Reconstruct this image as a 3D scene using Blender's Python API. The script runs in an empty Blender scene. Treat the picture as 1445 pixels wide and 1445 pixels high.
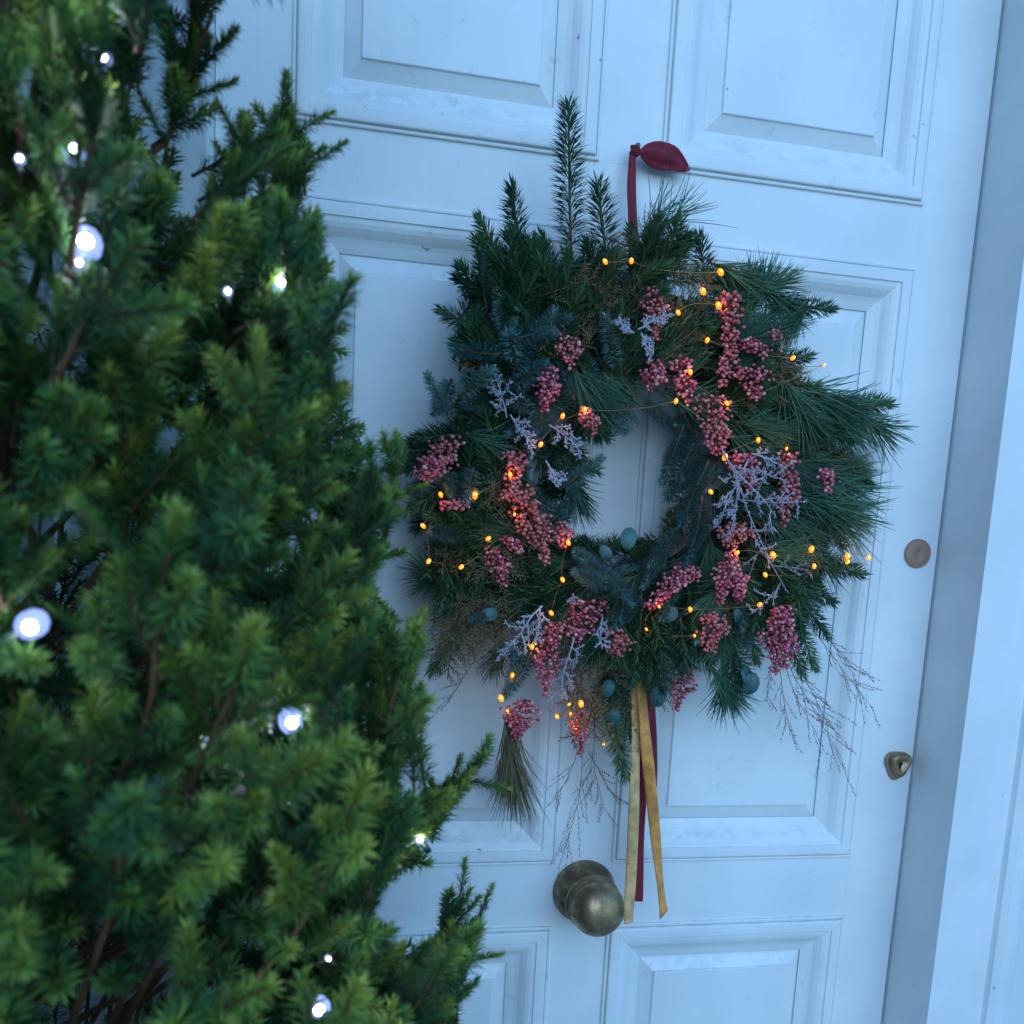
import bpy, math, random
import numpy as np
from mathutils import Matrix, Vector

# ------------------------------------------------------------------ camera
F = 1380.0; CX = 722.5; CY = 963.0; W = 1445.0
R = np.array([[0.97652244, -0.0178893, -0.2146716],
              [-0.20896643, 0.16335348, -0.9641829],
              [0.05231592, 0.9864054, 0.15578008]])
C = np.array([-0.39431583, -1.25343777, 1.50164215])
scn = bpy.context.scene
cam_d = bpy.data.cameras.new('camera'); cam = bpy.data.objects.new('camera', cam_d)
scn.collection.objects.link(cam); scn.camera = cam
M = Matrix.Identity(4)
for i in range(3):
    for j in range(3): M[i][j] = R[i, j]
    M[i][3] = C[i]
cam.matrix_world = M
cam_d.sensor_width = 36; cam_d.lens = F / W * 36
cam_d.shift_x = (W / 2 - CX) / W
cam_d.shift_y = -(W / 2 - CY) / W
cam_d.clip_start = 0.01; cam_d.clip_end = 500
cam_d.dof.use_dof = True; cam_d.dof.focus_distance = 1.2; cam_d.dof.aperture_fstop = 6.8

# ------------------------------------------------------------------ light
SUN_EL, SUN_ROT = math.radians(9), math.radians(150)
world = bpy.data.worlds.new('World'); scn.world = world; world.use_nodes = True
nt = world.node_tree; nt.nodes.clear()
sky = nt.nodes.new('ShaderNodeTexSky'); sky.sky_type = 'NISHITA'; sky.sun_disc = False
sky.sun_elevation = SUN_EL; sky.sun_rotation = SUN_ROT
sky.ozone_density = 6.0; sky.air_density = 1.6; sky.dust_density = 0.0
bgn = nt.nodes.new('ShaderNodeBackground'); bgn.inputs[1].default_value = 0.15
tint = nt.nodes.new('ShaderNodeMix'); tint.data_type = 'RGBA'; tint.blend_type = 'MULTIPLY'
tint.inputs[0].default_value = 1.0; tint.inputs[7].default_value = (0.57, 0.79, 0.95, 1)
wo = nt.nodes.new('ShaderNodeOutputWorld')
nt.links.new(sky.outputs[0], tint.inputs[6]); nt.links.new(tint.outputs[2], bgn.inputs[0])
nt.links.new(bgn.outputs[0], wo.inputs[0])
sd = bpy.data.lights.new('sun', 'SUN'); sd.energy = 1.0; sd.angle = math.radians(80); sd.color = (0.42, 0.64, 0.95)
so = bpy.data.objects.new('sun', sd); scn.collection.objects.link(so)
so.rotation_euler = (math.radians(80), 0, math.radians(-6))
scn.view_settings.view_transform = 'Standard'; scn.view_settings.look = 'None'
scn.view_settings.gamma = 1.0; scn.view_settings.exposure = 1.5
scn.render.engine = 'CYCLES'
scn.cycles.max_bounces = 5; scn.cycles.diffuse_bounces = 3; scn.cycles.glossy_bounces = 3

# ------------------------------------------------------------------ helpers
rnd = random.Random(7); nr = np.random.default_rng(11)
col = scn.collection

def ray(u, v): return R @ np.array([(u - CX) / F, -(v - CY) / F, -1.0])
def at(u, v, y=0.0):
    d = ray(u, v); t = (y - C[1]) / d[1]; return C + d * t
def proj(p):
    c = R.T @ (np.asarray(p, float) - C); return CX + F * c[0] / -c[2], CY - F * c[1] / -c[2]
def inside(p, poly):
    x, y = p; r = False; j = len(poly) - 1
    for i in range(len(poly)):
        xi, yi = poly[i]; xj, yj = poly[j]
        if (yi > y) != (yj > y) and x < (xj - xi) * (y - yi) / (yj - yi) + xi: r = not r
        j = i
    return r
def unit(v):
    v = np.asarray(v, float); n = np.linalg.norm(v); return v / n if n > 1e-9 else v

def mat(name, color=(.5, .5, .5), rough=.6, **k):
    m = bpy.data.materials.new(name); m.use_nodes = True
    b = m.node_tree.nodes['Principled BSDF']
    b.inputs['Base Color'].default_value = (*color, 1); b.inputs['Roughness'].default_value = rough
    for kk, v in k.items():
        b.inputs[kk.replace('_', ' ')].default_value = v
    return m, m.node_tree, b
def N(t, typ, **k):
    n = t.nodes.new(typ)
    for a, v in k.items(): setattr(n, a, v)
    return n
def ramp(t, fac, stops):
    r = N(t, 'ShaderNodeValToRGB'); e = r.color_ramp.elements
    while len(e) < len(stops): e.new(0.5)
    for x, (p, c) in zip(e, stops): x.position = p; x.color = (*c, 1)
    t.links.new(fac, r.inputs[0]); return r.outputs[0]
def noise(t, scale, detail=4, vec=None, rough=.55):
    n = N(t, 'ShaderNodeTexNoise'); n.inputs['Scale'].default_value = scale
    n.inputs['Detail'].default_value = detail; n.inputs['Roughness'].default_value = rough
    if vec is not None: t.links.new(vec, n.inputs['Vector'])
    return n.outputs['Fac']
def objcoord(t, scale=(1, 1, 1)):
    tc = N(t, 'ShaderNodeTexCoord'); mp = N(t, 'ShaderNodeMapping'); mp.inputs['Scale'].default_value = scale
    t.links.new(tc.outputs['Object'], mp.inputs[0]); return mp.outputs[0]
def mixc(t, a, b, fac, mode='MIX'):
    m = N(t, 'ShaderNodeMix', data_type='RGBA', blend_type=mode)
    for s, v in ((0, fac), (6, a), (7, b)):
        if isinstance(v, (int, float)): m.inputs[s].default_value = v
        elif isinstance(v, tuple): m.inputs[s].default_value = (*v, 1)
        else: t.links.new(v, m.inputs[s])
    return m.outputs[2]
def bump(t, b, h, strength=.2, dist=.001):
    n = N(t, 'ShaderNodeBump'); n.inputs['Strength'].default_value = strength; n.inputs['Distance'].default_value = dist
    t.links.new(h, n.inputs['Height']); t.links.new(n.outputs[0], b.inputs['Normal'])

def paint(name, flake):
    m, t, b = mat(name, (.78, .79, .8), .42)
    v = objcoord(t); v2 = objcoord(t, (90, 90, 6))
    n1 = noise(t, 5, 5, v); n2 = noise(t, 1, 3, v2); n3 = noise(t, 260, 2, v); n4 = noise(t, 38, 6, v, .65)
    base = ramp(t, n1, [(.3, (.66, .68, .69)), (.7, (.80, .81, .81))])
    spots = ramp(t, noise(t, 70, 3, v, .5), [(.225, (.28, .25, .22)), (.255, (1, 1, 1))])
    base = mixc(t, base, spots, .8, 'MULTIPLY')
    add = N(t, 'ShaderNodeMath', operation='ADD'); t.links.new(n2, add.inputs[0])
    sc = N(t, 'ShaderNodeMath', operation='MULTIPLY'); t.links.new(n3, sc.inputs[0]); sc.inputs[1].default_value = .45
    t.links.new(sc.outputs[0], add.inputs[1]); h = add.outputs[0]
    if flake:
        # weathered, flaking paint on the faces that look up
        ge = N(t, 'ShaderNodeNewGeometry'); sp = N(t, 'ShaderNodeSeparateXYZ'); t.links.new(ge.outputs['Normal'], sp.inputs[0])
        mr = N(t, 'ShaderNodeMapRange'); mr.inputs[1].default_value = .25; mr.inputs[2].default_value = .6
        t.links.new(sp.outputs[2], mr.inputs[0])
        fl = ramp(t, n4, [(.44, (0, 0, 0)), (.52, (1, 1, 1))])
        mm = N(t, 'ShaderNodeMath', operation='MULTIPLY'); t.links.new(mr.outputs[0], mm.inputs[0]); t.links.new(fl, mm.inputs[1])
        base = mixc(t, base, (.83, .83, .83), mm.outputs[0])
        base = mixc(t, base, (.45, .43, .44), ramp(t, n4, [(.62, (0, 0, 0)), (.7, (.35, .35, .35))]))
        a2 = N(t, 'ShaderNodeMath', operation='MULTIPLY_ADD'); t.links.new(mm.outputs[0], a2.inputs[0]); a2.inputs[1].default_value = 1.1
        t.links.new(h, a2.inputs[2]); h = a2.outputs[0]
    t.links.new(base, b.inputs['Base Color']); bump(t, b, h, .55, .0010)
    return m
M_paint = paint('door_paint', False); M_flake = paint('moulding_paint', True)

def foliage(name, stops, rough=.5, rand='attr', spec=.4, trans=.22, tip=False):
    m, t, b = mat(name, (.05, .1, .05), rough); b.inputs['Specular IOR Level'].default_value = spec
    if rand == 'attr':
        a = N(t, 'ShaderNodeAttribute', attribute_name='tint'); f = a.outputs['Fac']
    else:
        a = N(t, 'ShaderNodeObjectInfo'); f = a.outputs['Random']
        if tip:
            sx = N(t, 'ShaderNodeSeparateColor'); t.links.new(a.outputs['Color'], sx.inputs[0]); f = sx.outputs[0]
    ge = N(t, 'ShaderNodeNewGeometry')
    ad = N(t, 'ShaderNodeMath', operation='MULTIPLY_ADD'); t.links.new(ge.outputs['Random Per Island'], ad.inputs[0])
    ad.inputs[1].default_value = .45; 
    sb = N(t, 'ShaderNodeMath', operation='MULTIPLY_ADD'); t.links.new(f, sb.inputs[0]); sb.inputs[1].default_value = .55
    t.links.new(sb.outputs[0], ad.inputs[2]); sb.inputs[2].default_value = 0
    fac = ad.outputs[0]
    if tip:
        a2 = N(t, 'ShaderNodeAttribute', attribute_name='tip'); m2 = N(t, 'ShaderNodeMath', operation='MULTIPLY_ADD'); sc = N(t, 'ShaderNodeMath', operation='MULTIPLY')
        t.links.new(fac, sc.inputs[0]); sc.inputs[1].default_value = .62; t.links.new(a2.outputs['Fac'], m2.inputs[0]); m2.inputs[1].default_value = .38; t.links.new(sc.outputs[0], m2.inputs[2]); fac = m2.outputs[0]
    c = ramp(t, fac, stops); t.links.new(c, b.inputs['Base Color'])
    if trans:
        tr = N(t, 'ShaderNodeBsdfTranslucent'); t.links.new(c, tr.inputs[0]); mx = N(t, 'ShaderNodeMixShader'); mx.inputs[0].default_value = trans
        t.links.new(b.outputs[0], mx.inputs[1]); t.links.new(tr.outputs[0], mx.inputs[2]); t.links.new(mx.outputs[0], t.nodes['Material Output'].inputs[0])
    return m
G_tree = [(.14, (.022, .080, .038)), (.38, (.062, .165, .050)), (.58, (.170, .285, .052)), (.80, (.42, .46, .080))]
M_treeA = foliage('tree_needles', G_tree, .5, 'attr', tip=True); M_treeO = foliage('tree_shoot_needles', G_tree, .5, 'obj', tip=True)
M_fir = foliage('fir_needles', [(.1, (.022, .074, .044)), (.5, (.048, .138, .070)), (.9, (.115, .22, .080))], .42, 'obj')
M_noble = foliage('noble_fir_needles', [(.1, (.045, .125, .125)), (.5, (.11, .25, .24)), (.9, (.26, .42, .38))], .5, 'obj')
M_pine = foliage('pine_needles', [(.1, (.034, .115, .076)), (.5, (.078, .21, .125)), (.95, (.22, .34, .17))], .4, 'obj')
M_tassel = foliage('dry_pine_needles', [(.1, (.14, .14, .07)), (.5, (.28, .23, .13)), (.95, (.44, .34, .20))], .5, 'obj')
M_cedar = foliage('cedar_foliage', [(.1, (.06, .09, .04)), (.5, (.14, .15, .06)), (.95, (.27, .21, .10))], .6, 'obj')
M_leaf = foliage('eucalyptus_leaf', [(.1, (.03, .10, .10)), (.5, (.06, .16, .16)), (.9, (.11, .24, .22))], .5, 'obj')
M_bark = mat('bark', (.12, .055, .024), .85)[0]
M_twig = mat('green_twig', (.085, .060, .025), .75)[0]
M_frost = foliage('frosted_twig_coating', [(.1, (.32, .33, .40)), (.5, (.45, .46, .54)), (.9, (.62, .63, .70))], .7, 'obj')
M_grass = foliage('dry_grass', [(.1, (.16, .08, .10)), (.5, (.28, .15, .17)), (.9, (.40, .27, .24))], .7, 'obj')
def berrymat():
    m, t, b = mat('pink_berry_skin', (.45, .06, .09), .5)
    ge = N(t, 'ShaderNodeNewGeometry'); oi = N(t, 'ShaderNodeObjectInfo')
    c = ramp(t, ge.outputs['Random Per Island'], [(0, (.26, .030, .062)), (.35, (.50, .080, .14)), (.75, (.68, .17, .22)), (1, (.78, .40, .38))])
    c2 = mixc(t, c, (.55, .17, .13), ramp(t, oi.outputs['Random'], [(.35, (0, 0, 0)), (1, (.55, .55, .55))]))
    t.links.new(c2, b.inputs['Base Color']); return m
M_berry = berrymat()
def brass(name, dark):
    m, t, b = mat(name, (.3, .2, .1), .42); b.inputs['Metallic'].default_value = .85
    v = objcoord(t); n = noise(t, 45, 6, v, .65); n2 = noise(t, 260, 3, v)
    c = ramp(t, n, [(.32, (.13, .085, .062)), (.52, (.24, .165, .10)), (.7, (.46, .37, .20))] if dark else
             [(.32, (.20, .12, .075)), (.5, (.34, .235, .13)), (.68, (.56, .42, .24))])
    t.links.new(c, b.inputs['Base Color'])
    t.links.new(ramp(t, n, [(.3, (.62, .62, .62)), (.7, (.34, .34, .34))]), b.inputs['Roughness'])
    bump(t, b, n2, .25, .0006); return m
M_brass = brass('aged_brass', False); M_bronze = brass('dark_tarnished_brass', True)
M_copper = mat('copper_cover', (.34, .20, .14), .6, Metallic=.25)[0]
M_hole = mat('keyhole_dark', (.01, .01, .01), .8)[0]
def velvet(name, c):
    m, t, b = mat(name, c, .8); b.inputs['Sheen Weight'].default_value = .35; b.inputs['Sheen Roughness'].default_value = .4
    n = noise(t, 900, 2, objcoord(t)); n2 = noise(t, 60, 3, objcoord(t))
    t.links.new(mixc(t, c, tuple(x * 1.7 for x in c), ramp(t, n2, [(.35, (0, 0, 0)), (.65, (1, 1, 1))])), b.inputs['Base Color']); bump(t, b, n, .4, .0005); return m
M_red = velvet('burgundy_velvet', (.135, .004, .016)); M_ochre = velvet('ochre_velvet', (.50, .20, .045)); M_beige = velvet('beige_velvet', (.46, .27, .115))
def emit(name, c, s):
    m, t, b = mat(name, tuple(x * .03 for x in c), .3); b.inputs['Emission Color'].default_value = (*c, 1); b.inputs['Emission Strength'].default_value = s; return m
M_warm = emit('warm_bulb_glow', (1.0, .20, .006), .95); M_warmcore = emit('warm_bulb_core', (1.0, .50, .07), 2.6)
M_cold = emit('cold_bulb_glow', (.30, .42, 1.0), .50); M_coldcore = emit('cold_bulb_core', (.80, .88, 1.0), 45.0)
M_wire = mat('copper_wire', (.42, .24, .12), .4, Metallic=.7)[0]; M_gwire = mat('dark_green_cable', (.01, .03, .015), .5)[0]
M_steel = mat('nail_steel', (.3, .3, .3), .4, Metallic=1.0)[0]

def mesh(name, V, Fc, mats, mi=None, smooth=False, tint=None):
    me = bpy.data.meshes.new(name)
    if isinstance(Fc, np.ndarray):
        V = np.asarray(V, dtype=np.float32); nf = len(Fc); k = Fc.shape[1]
        me.vertices.add(len(V)); me.vertices.foreach_set('co', V.ravel())
        me.loops.add(nf * k); me.loops.foreach_set('vertex_index', Fc.astype(np.int32).ravel())
        me.polygons.add(nf); me.polygons.foreach_set('loop_start', np.arange(nf, dtype=np.int32) * k)
        me.polygons.foreach_set('loop_total', np.full(nf, k, dtype=np.int32))
    else: me.from_pydata([tuple(v) for v in V], [], Fc); nf = len(me.polygons)
    for m in (mats if isinstance(mats, (list, tuple)) else [mats]): me.materials.append(m)
    if mi is not None: me.polygons.foreach_set('material_index', np.asarray(mi, dtype=np.int32))
    if smooth: me.polygons.foreach_set('use_smooth', np.ones(nf, dtype=bool))
    if tint is not None:
        a = me.attributes.new('tint', 'FLOAT', 'POINT'); a.data.foreach_set('value', np.asarray(tint, dtype=np.float32))
    me.update(calc_edges=True); me.validate(); return me
def obj(name, me, parent=None, loc=None, mtx=None):
    o = bpy.data.objects.new(name, me); col.objects.link(o)
    if parent is not None: o.parent = parent
    if mtx is not None: o.matrix_local = mtx
    if loc is not None: o.location = loc
    return o
def thing(name, label, cat, loc=(0, 0, 0), group=None, me=None):
    o = bpy.data.objects.new(name, me); col.objects.link(o); o.location = loc
    o['label'] = label; o['category'] = cat
    if group: o['group'] = group
    return o
class B:
    """collects tris/quads lists"""
    def __init__(s): s.V = []; s.F = []; s.M = []
    def add(s, V, Fc, mi=0):
        o = len(s.V); s.V += [tuple(v) for v in V]; s.F += [tuple(i + o for i in f) for f in Fc]; s.M += [mi] * len(Fc)
    def box(s, x0, x1, y0, y1, z0, z1, mi=0):
        V = [(x, y, z) for z in (z0, z1) for y in (y0, y1) for x in (x0, x1)]
        s.add(V, [(0, 2, 3, 1), (4, 5, 7, 6), (0, 1, 5, 4), (2, 6, 7, 3), (0, 4, 6, 2), (1, 3, 7, 5)], mi)
    def mesh(s, name, mats, smooth=False): return mesh(name, s.V, s.F, mats, s.M, smooth)
def tube(pts, rad, k=5):
    """numpy tube through pts (n,3) with radius scalar/array -> V, quads-as-tris"""
    P = np.asarray(pts, float); n = len(P); rad = np.broadcast_to(np.asarray(rad, float), (n,))
    T = np.gradient(P, axis=0); T /= (np.linalg.norm(T, axis=1)[:, None] + 1e-12)
    ref = np.array([0.0, 0, 1]) if abs(T[:, 2]).mean() < .8 else np.array([1.0, 0, 0])
    A = np.cross(T, ref); A /= (np.linalg.norm(A, axis=1)[:, None] + 1e-12); Bv = np.cross(T, A)
    th = np.arange(k) * 2 * math.pi / k
    V = (P[:, None] + rad[:, None, None] * (np.cos(th)[None, :, None] * A[:, None] + np.sin(th)[None, :, None] * Bv[:, None])).reshape(-1, 3)
    Fc = []
    for i in range(n - 1):
        for j in range(k):
            a = i * k + j; b = i * k + (j + 1) % k; Fc += [(a, b, b + k), (a, b + k, a + k)]
    for j in range(1, k - 1): Fc += [(0, j + 1, j), ((n - 1) * k, (n - 1) * k + j, (n - 1) * k + j + 1)]
    return V, np.array(Fc)
class NB:
    def __init__(s): s.V = []; s.F = []; s.M = []; s.n = 0
    def add(s, V, Fc, mi=0):
        s.V.append(V); s.F.append(Fc + s.n); s.M.append(np.full(len(Fc), mi)); s.n += len(V)
    def out(s): return np.concatenate(s.V), np.concatenate(s.F), np.concatenate(s.M)
    def mesh(s, name, mats, smooth=False):
        V, Fc, Mi = s.out(); return mesh(name, V, Fc, mats, Mi, smooth)
def ico(sub=1):
    import bmesh
    bm = bmesh.new(); bmesh.ops.create_icosphere(bm, subdivisions=sub, radius=1)
    V = np.array([v.co[:] for v in bm.verts]); Fc = np.array([[v.index for v in f.verts] for f in bm.faces]); bm.free(); return V, Fc
ICO1 = ico(1); ICO2 = ico(2)
def lathe(prof, seg=48, mi=0, b=None):
    """profile (r, d) turned about -Y axis"""
    b = b or B(); V = []; Fc = []
    for r, d in prof:
        for j in range(seg):
            a = 2 * math.pi * j / seg; V.append((r * math.cos(a), -d, r * math.sin(a)))
    for i in range(len(prof) - 1):
        for j in range(seg):
            p = i * seg + j; q = i * seg + (j + 1) % seg; Fc.append((p, q, q + seg, p + seg))
    b.add(V, Fc, mi); return b
def frame_mtx(base, dirv, face=(0, -1, 0), roll=0.0, scale=1.0, rel=None):
    """local +Z -> dirv, local +Y -> face-ish"""
    z = unit(dirv); y = np.asarray(face, float); y = unit(y - z * (y @ z))
    if np.linalg.norm(y) < .5: y = unit(np.cross(z, [1, 0, 0]))
    x = np.cross(y, z); c, s = math.cos(roll), math.sin(roll)
    x2 = c * x + s * y; y2 = -s * x + c * y
    p = np.asarray(base, float) - (np.asarray(rel) if rel is not None else 0)
    m = Matrix.Identity(4)
    for i in range(3): m[i][0] = x2[i] * scale; m[i][1] = y2[i] * scale; m[i][2] = z[i] * scale; m[i][3] = p[i]
    return m

# ------------------------------------------------------------------ ground, wall, frame
me = mesh('ground', [(-30, -30, 0), (30, -30, 0), (30, 30, 0), (-30, 30, 0)], [(0, 1, 2, 3)], None or mat('paving', (.38, .37, .36), .8)[0])
g = obj('ground', me); g['kind'] = 'structure'
b = B(); b.box(-.85, .85, -.55, -.005, .004, .12); s = obj('doorstep', b.mesh('doorstep', mat('step_stone', (.3, .29, .28), .8)[0])); s['kind'] = 'structure'
# wall
b = B(); YW = -.072
b.box(-4, -.66, YW, .25, 0, 4.2); b.box(.66, 4, YW, .25, 0, 4.2); b.box(-.66, .66, YW, .25, 2.72, 4.2)
m, t, bb = mat('render_wall', (.62, .63, .64), .85); bump(t, bb, noise(t, 60, 5, objcoord(t)), .3, .003)
thing('facade_wall', 'pale rendered house wall around the white door frame', 'wall', me=b.mesh('facade_wall', m))
# frame
DT = 2.47; DB = .135
fr = thing('door_frame', 'white painted wooden frame with deep reveal around the panelled door', 'door frame', (0, 0, DB))
def fpart(name, bd): o = obj(name, bd.mesh(name, M_paint), fr, (0, 0, -DB)); return o
for s_ in (-1, 1):
    b = B(); x0, x1 = sorted((s_ * (.5005 if s_ > 0 else .4979), s_ * .56)); b.box(x0, x1, -.100, .10, 0.12, DT + .005)
    x0, x1 = sorted((s_ * .482, s_ * .4995)); b.box(x0, x1, .049, .10, .12, DT + .005)
    fpart('jamb', b)
b = B(); b.box(-.66, .66, -.100, .10, DT + .008, 2.56); fpart('head', b)
def extr_profile(prof, z0, z1, s_):
    bd = B(); V = [(s_ * x, y, z) for z in (z0, z1) for x, y in prof]; n = len(prof)
    bd.add(V, [(i, i + 1, i + 1 + n, i + n) if s_ > 0 else (i + 1, i, i + n, i + 1 + n) for i in range(n - 1)]); return bd
AP = [(.5605, -.098), (.5605, -.0975), (.585, -.0975), (.5855, -.091), (.590, -.0885), (.597, -.090), (.601, -.097), (.612, -.1005), (.628, -.099), (.640, -.093), (.650, -.084), (.660, -.0735), (.6605, -.05)]
for s_ in (-1, 1): fpart('architrave', extr_profile(AP, .12, 2.56, s_))
b = B(); b.box(-.70, .70, -.12, YW, 2.563, 2.66); fpart('cornice', b)
b = B(); b.box(-.56, .56, -.02, .10, .1225, DB - .003); fpart('sill', b)

# ------------------------------------------------------------------ door
door = thing('front_door', 'white six panelled front door with raised mouldings and worn paint', 'door', (0, 0, DB))
def dpart(name, me, parent=None, loc=None): return obj(name, me, parent or door, (0, 0, -DB) if loc is None else loc)
XL, XR = .041, .412
rows = [(.36, .955), (1.047, 1.876), (1.956, 2.36)]
TH = .045
def slab(x0, x1, z0, z1, bev=.0008):
    bd = B(); V = [(x0, TH, z0), (x1, TH, z0), (x1, TH, z1), (x0, TH, z1), (x0, bev, z0), (x1, bev, z0), (x1, bev, z1), (x0, bev, z1),
                   (x0 + bev, 0, z0 + bev), (x1 - bev, 0, z0 + bev), (x1 - bev, 0, z1 - bev), (x0 + bev, 0, z1 - bev)]
    bd.add(V, [(3, 2, 1, 0), (0, 1, 5, 4), (1, 2, 6, 5), (2, 3, 7, 6), (3, 0, 4, 7), (4, 5, 9, 8), (5, 6, 10, 9), (6, 7, 11, 10), (7, 4, 8, 11), (8, 9, 10, 11)]); return bd
for s_ in (-1, 1):
    x0, x1 = sorted((s_ * XR, s_ * .4972)); dpart('stile', slab(x0, x1, DB, DT, .0002 if 0 else .0004).mesh('stile', M_paint))
zs = [DB] + [z for r in rows for z in r] + [DT]
for i in range(0, 8, 2): dpart('rail', slab(-XR, XR, zs[i], zs[i + 1], .0003).mesh('rail', M_paint))
for z0, z1 in rows: dpart('muntin', slab(-XL, XL, z0, z1, .0003).mesh('muntin', M_paint))
PROF = [(s_, y_ * .85) for s_, y_ in [(-.0005, .001), (0, -.0045), (.0015, -.0052), (.0032, -.0047), (.0042, -.0020), (.0050, -.0018), (.0053, -.0072), (.0062, -.0086), (.0085, -.0093), (.0145, -.0096), (.0205, -.0094), (.0212, -.0072),
        (.0225, -.0066), (.027, -.0058), (.032, -.0035), (.037, .0010), (.0415, .0060), (.0470, .0095), (.0525, .0120), (.0580, .0150)]]
FIELD = [(.0560, .0165), (.0590, .0150), (.0625, .0138), (.0775, .0065), (.0785, .0035), (.0795, .0030)]
def ring(x0, x1, z0, z1, prof, cap=False):
    bd = B(); V = []
    for s_, y in prof:
        V += [(x0 + s_, y, z0 + s_), (x1 - s_, y, z0 + s_), (x1 - s_, y, z1 - s_), (x0 + s_, y, z1 - s_)]
    Fc = []
    for i in range(len(prof) - 1):
        for j in range(4):
            a = i * 4 + j; c = i * 4 + (j + 1) % 4; Fc.append((a, c, c + 4, a + 4))
    if cap: k = (len(prof) - 1) * 4; Fc.append((k, k + 1, k + 2, k + 3))
    bd.add(V, Fc); return bd
for z0, z1 in rows:
    for s_ in (-1, 1):
        x0, x1 = sorted((s_ * XL, s_ * XR))
        pn = dpart('panel', ring(x0, x1, z0, z1, FIELD, True).mesh('panel', M_flake))
        obj('moulding', ring(x0, x1, z0, z1, PROF).mesh('moulding', M_flake), pn)
# knob
kb = dpart('knob', lathe([(.0, .049), (.020, .040), (.024, .040), (.031, .0405), (.0365, .0415), (.0385, .0440), (.0390, .0465), (.0378, .0495), (.0355, .0508), (.0350, .0520), (.0362, .0535), (.0368, .056), (.0360, .0585), (.0350, .0592),
      (.0352, .0605), (.0366, .066), (.0368, .071), (.0352, .078), (.0315, .0845), (.0260, .0900), (.019, .0940), (.010, .0965), (.0001, .0972)], 56).mesh('knob', M_brass, True), loc=(.003, 0, 1.006 - DB))
obj('rose', lathe([(.0440, -.001), (.0448, .002), (.0445, .007), (.0430, .013), (.0405, .020), (.0370, .027), (.0330, .033), (.030, .0375), (.029, .041), (.0, .041)], 56).mesh('rose', M_bronze, True), kb)
# round lock cover
e = at(1294, 781); lc = dpart('lock_cover', lathe([(.0205, -.001), (.0205, .0028), (.019, .0040), (.0185, .0034), (.0175, .0034), (.0168, .0038), (.0035, .0039), (.0028, .0030), (.0001, .0030)], 40).mesh('lock_cover', M_copper, True), loc=(e[0], 0, e[2] - DB))
# shield-shaped keyhole cover
e = at(1265, 1077)
def shield(sc, y0, y1, prof_extra=()):
    P = []
    for i in range(36):
        a = 2 * math.pi * i / 36; r = 1 + .13 * math.cos(3 * (a + math.pi / 2)); P.append((math.cos(a) * r * .0185 * sc, math.sin(a) * r * .0205 * sc))
    bd = B(); V = []; lv = [(1.0, y0), (1.0, y1 + .002), (.93, y1), *prof_extra]
    for k, y in lv: V += [(x * k, y, z * k) for x, z in P]
    n = 36; Fc = []
    for i in range(len(lv) - 1):
        for j in range(n): a = i * n + j; c = i * n + (j + 1) % n; Fc.append((a, c, c + n, a + n))
    k = (len(lv) - 1) * n; Fc.append(tuple(range(k, k + n))); bd.add(V, Fc); return bd
es = dpart('keyhole_plate', shield(1.05, .001, -.004).mesh('keyhole_plate', M_copper, False), loc=(e[0] - .001, 0, e[2] - DB - .001))
obj('keyhole_cover', shield(.86, 0, -.009, ((.70, -.0105), (.5, -.009), (.32, -.0055))).mesh('keyhole_cover', M_brass, True), es, (.0015, -.0041, .002))
kh = B(); V = [(.0030 * math.cos(a), -.0102, .0030 * math.sin(a)) for a in np.linspace(0, 2 * math.pi, 14)[:-1]]
kh.add(V + [(-.0012, -.0102, -.001), (.0012, -.0102, -.001), (.0018, -.0102, -.0095), (-.0018, -.0102, -.0095)], [tuple(range(13)), (13, 14, 15, 16)])
obj('keyhole', kh.mesh('keyhole', M_hole), es, (.0015, 0, .002))
# nail for the wreath
npos = at(896, 210, -.006)
obj('nail', lathe([(.0012, -.002), (.0012, .016), (.0032, .016), (.0032, .018), (.0001, .0185)], 12).mesh('nail', M_steel, True), door, (npos[0], 0, npos[2] - DB))

# ------------------------------------------------------------------ needle plant generators (local +Z along the shoot, +Y towards the viewer)
def needles(base, d, L, w, up, bend=0.0, simple=False):
    """vectorised little ridged needles: base (n,3), dir (n,3), L (n,), w, up (n,3) -> V, F"""
    n = len(base); d = d / np.linalg.norm(d, axis=1)[:, None]; side = np.cross(d, up); side /= (np.linalg.norm(side, axis=1)[:, None] + 1e-9)
    u = np.cross(side, d); L = L[:, None]; w = np.broadcast_to(np.asarray(w, float), (n,))[:, None]
    if simple:
        V = np.empty((n, 4, 3)); V[:, 0] = base; m = base + d * L * .55 + u * w * .3; V[:, 1] = m - side * w * .5; V[:, 2] = m + side * w * .5; V[:, 3] = base + d * L + u * bend * L
        Fc = (np.arange(n)[:, None, None] * 4 + np.array([[0, 1, 2], [1, 3, 2]])[None]).reshape(-1, 3); return V.reshape(-1, 3), Fc
    V = np.empty((n, 5, 3)); V[:, 0] = base; m = base + d * L * .5 + u * (bend * L * .25)
    V[:, 1] = m - side * w * .5; V[:, 2] = m + side * w * .5; V[:, 3] = m + u * w * .35; V[:, 4] = base + d * L + u * bend * L
    F0 = np.array([[0, 1, 3], [0, 3, 2], [1, 4, 3], [3, 4, 2]])
    Fc = (np.arange(n)[:, None, None] * 5 + F0[None]).reshape(-1, 3); return V.reshape(-1, 3), Fc
def stemcurve(L, curve, n=8):
    t = np.linspace(0, 1, n); return np.stack([curve[0] * t * t, curve[1] * t * t, L * t], 1)
def on_curve(P, t):
    x = np.clip(t, 0, 1) * (len(P) - 1); i = np.minimum(x.astype(int), len(P) - 2); f = (x - i)[:, None]; return P[i] * (1 - f) + P[i + 1] * f
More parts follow.
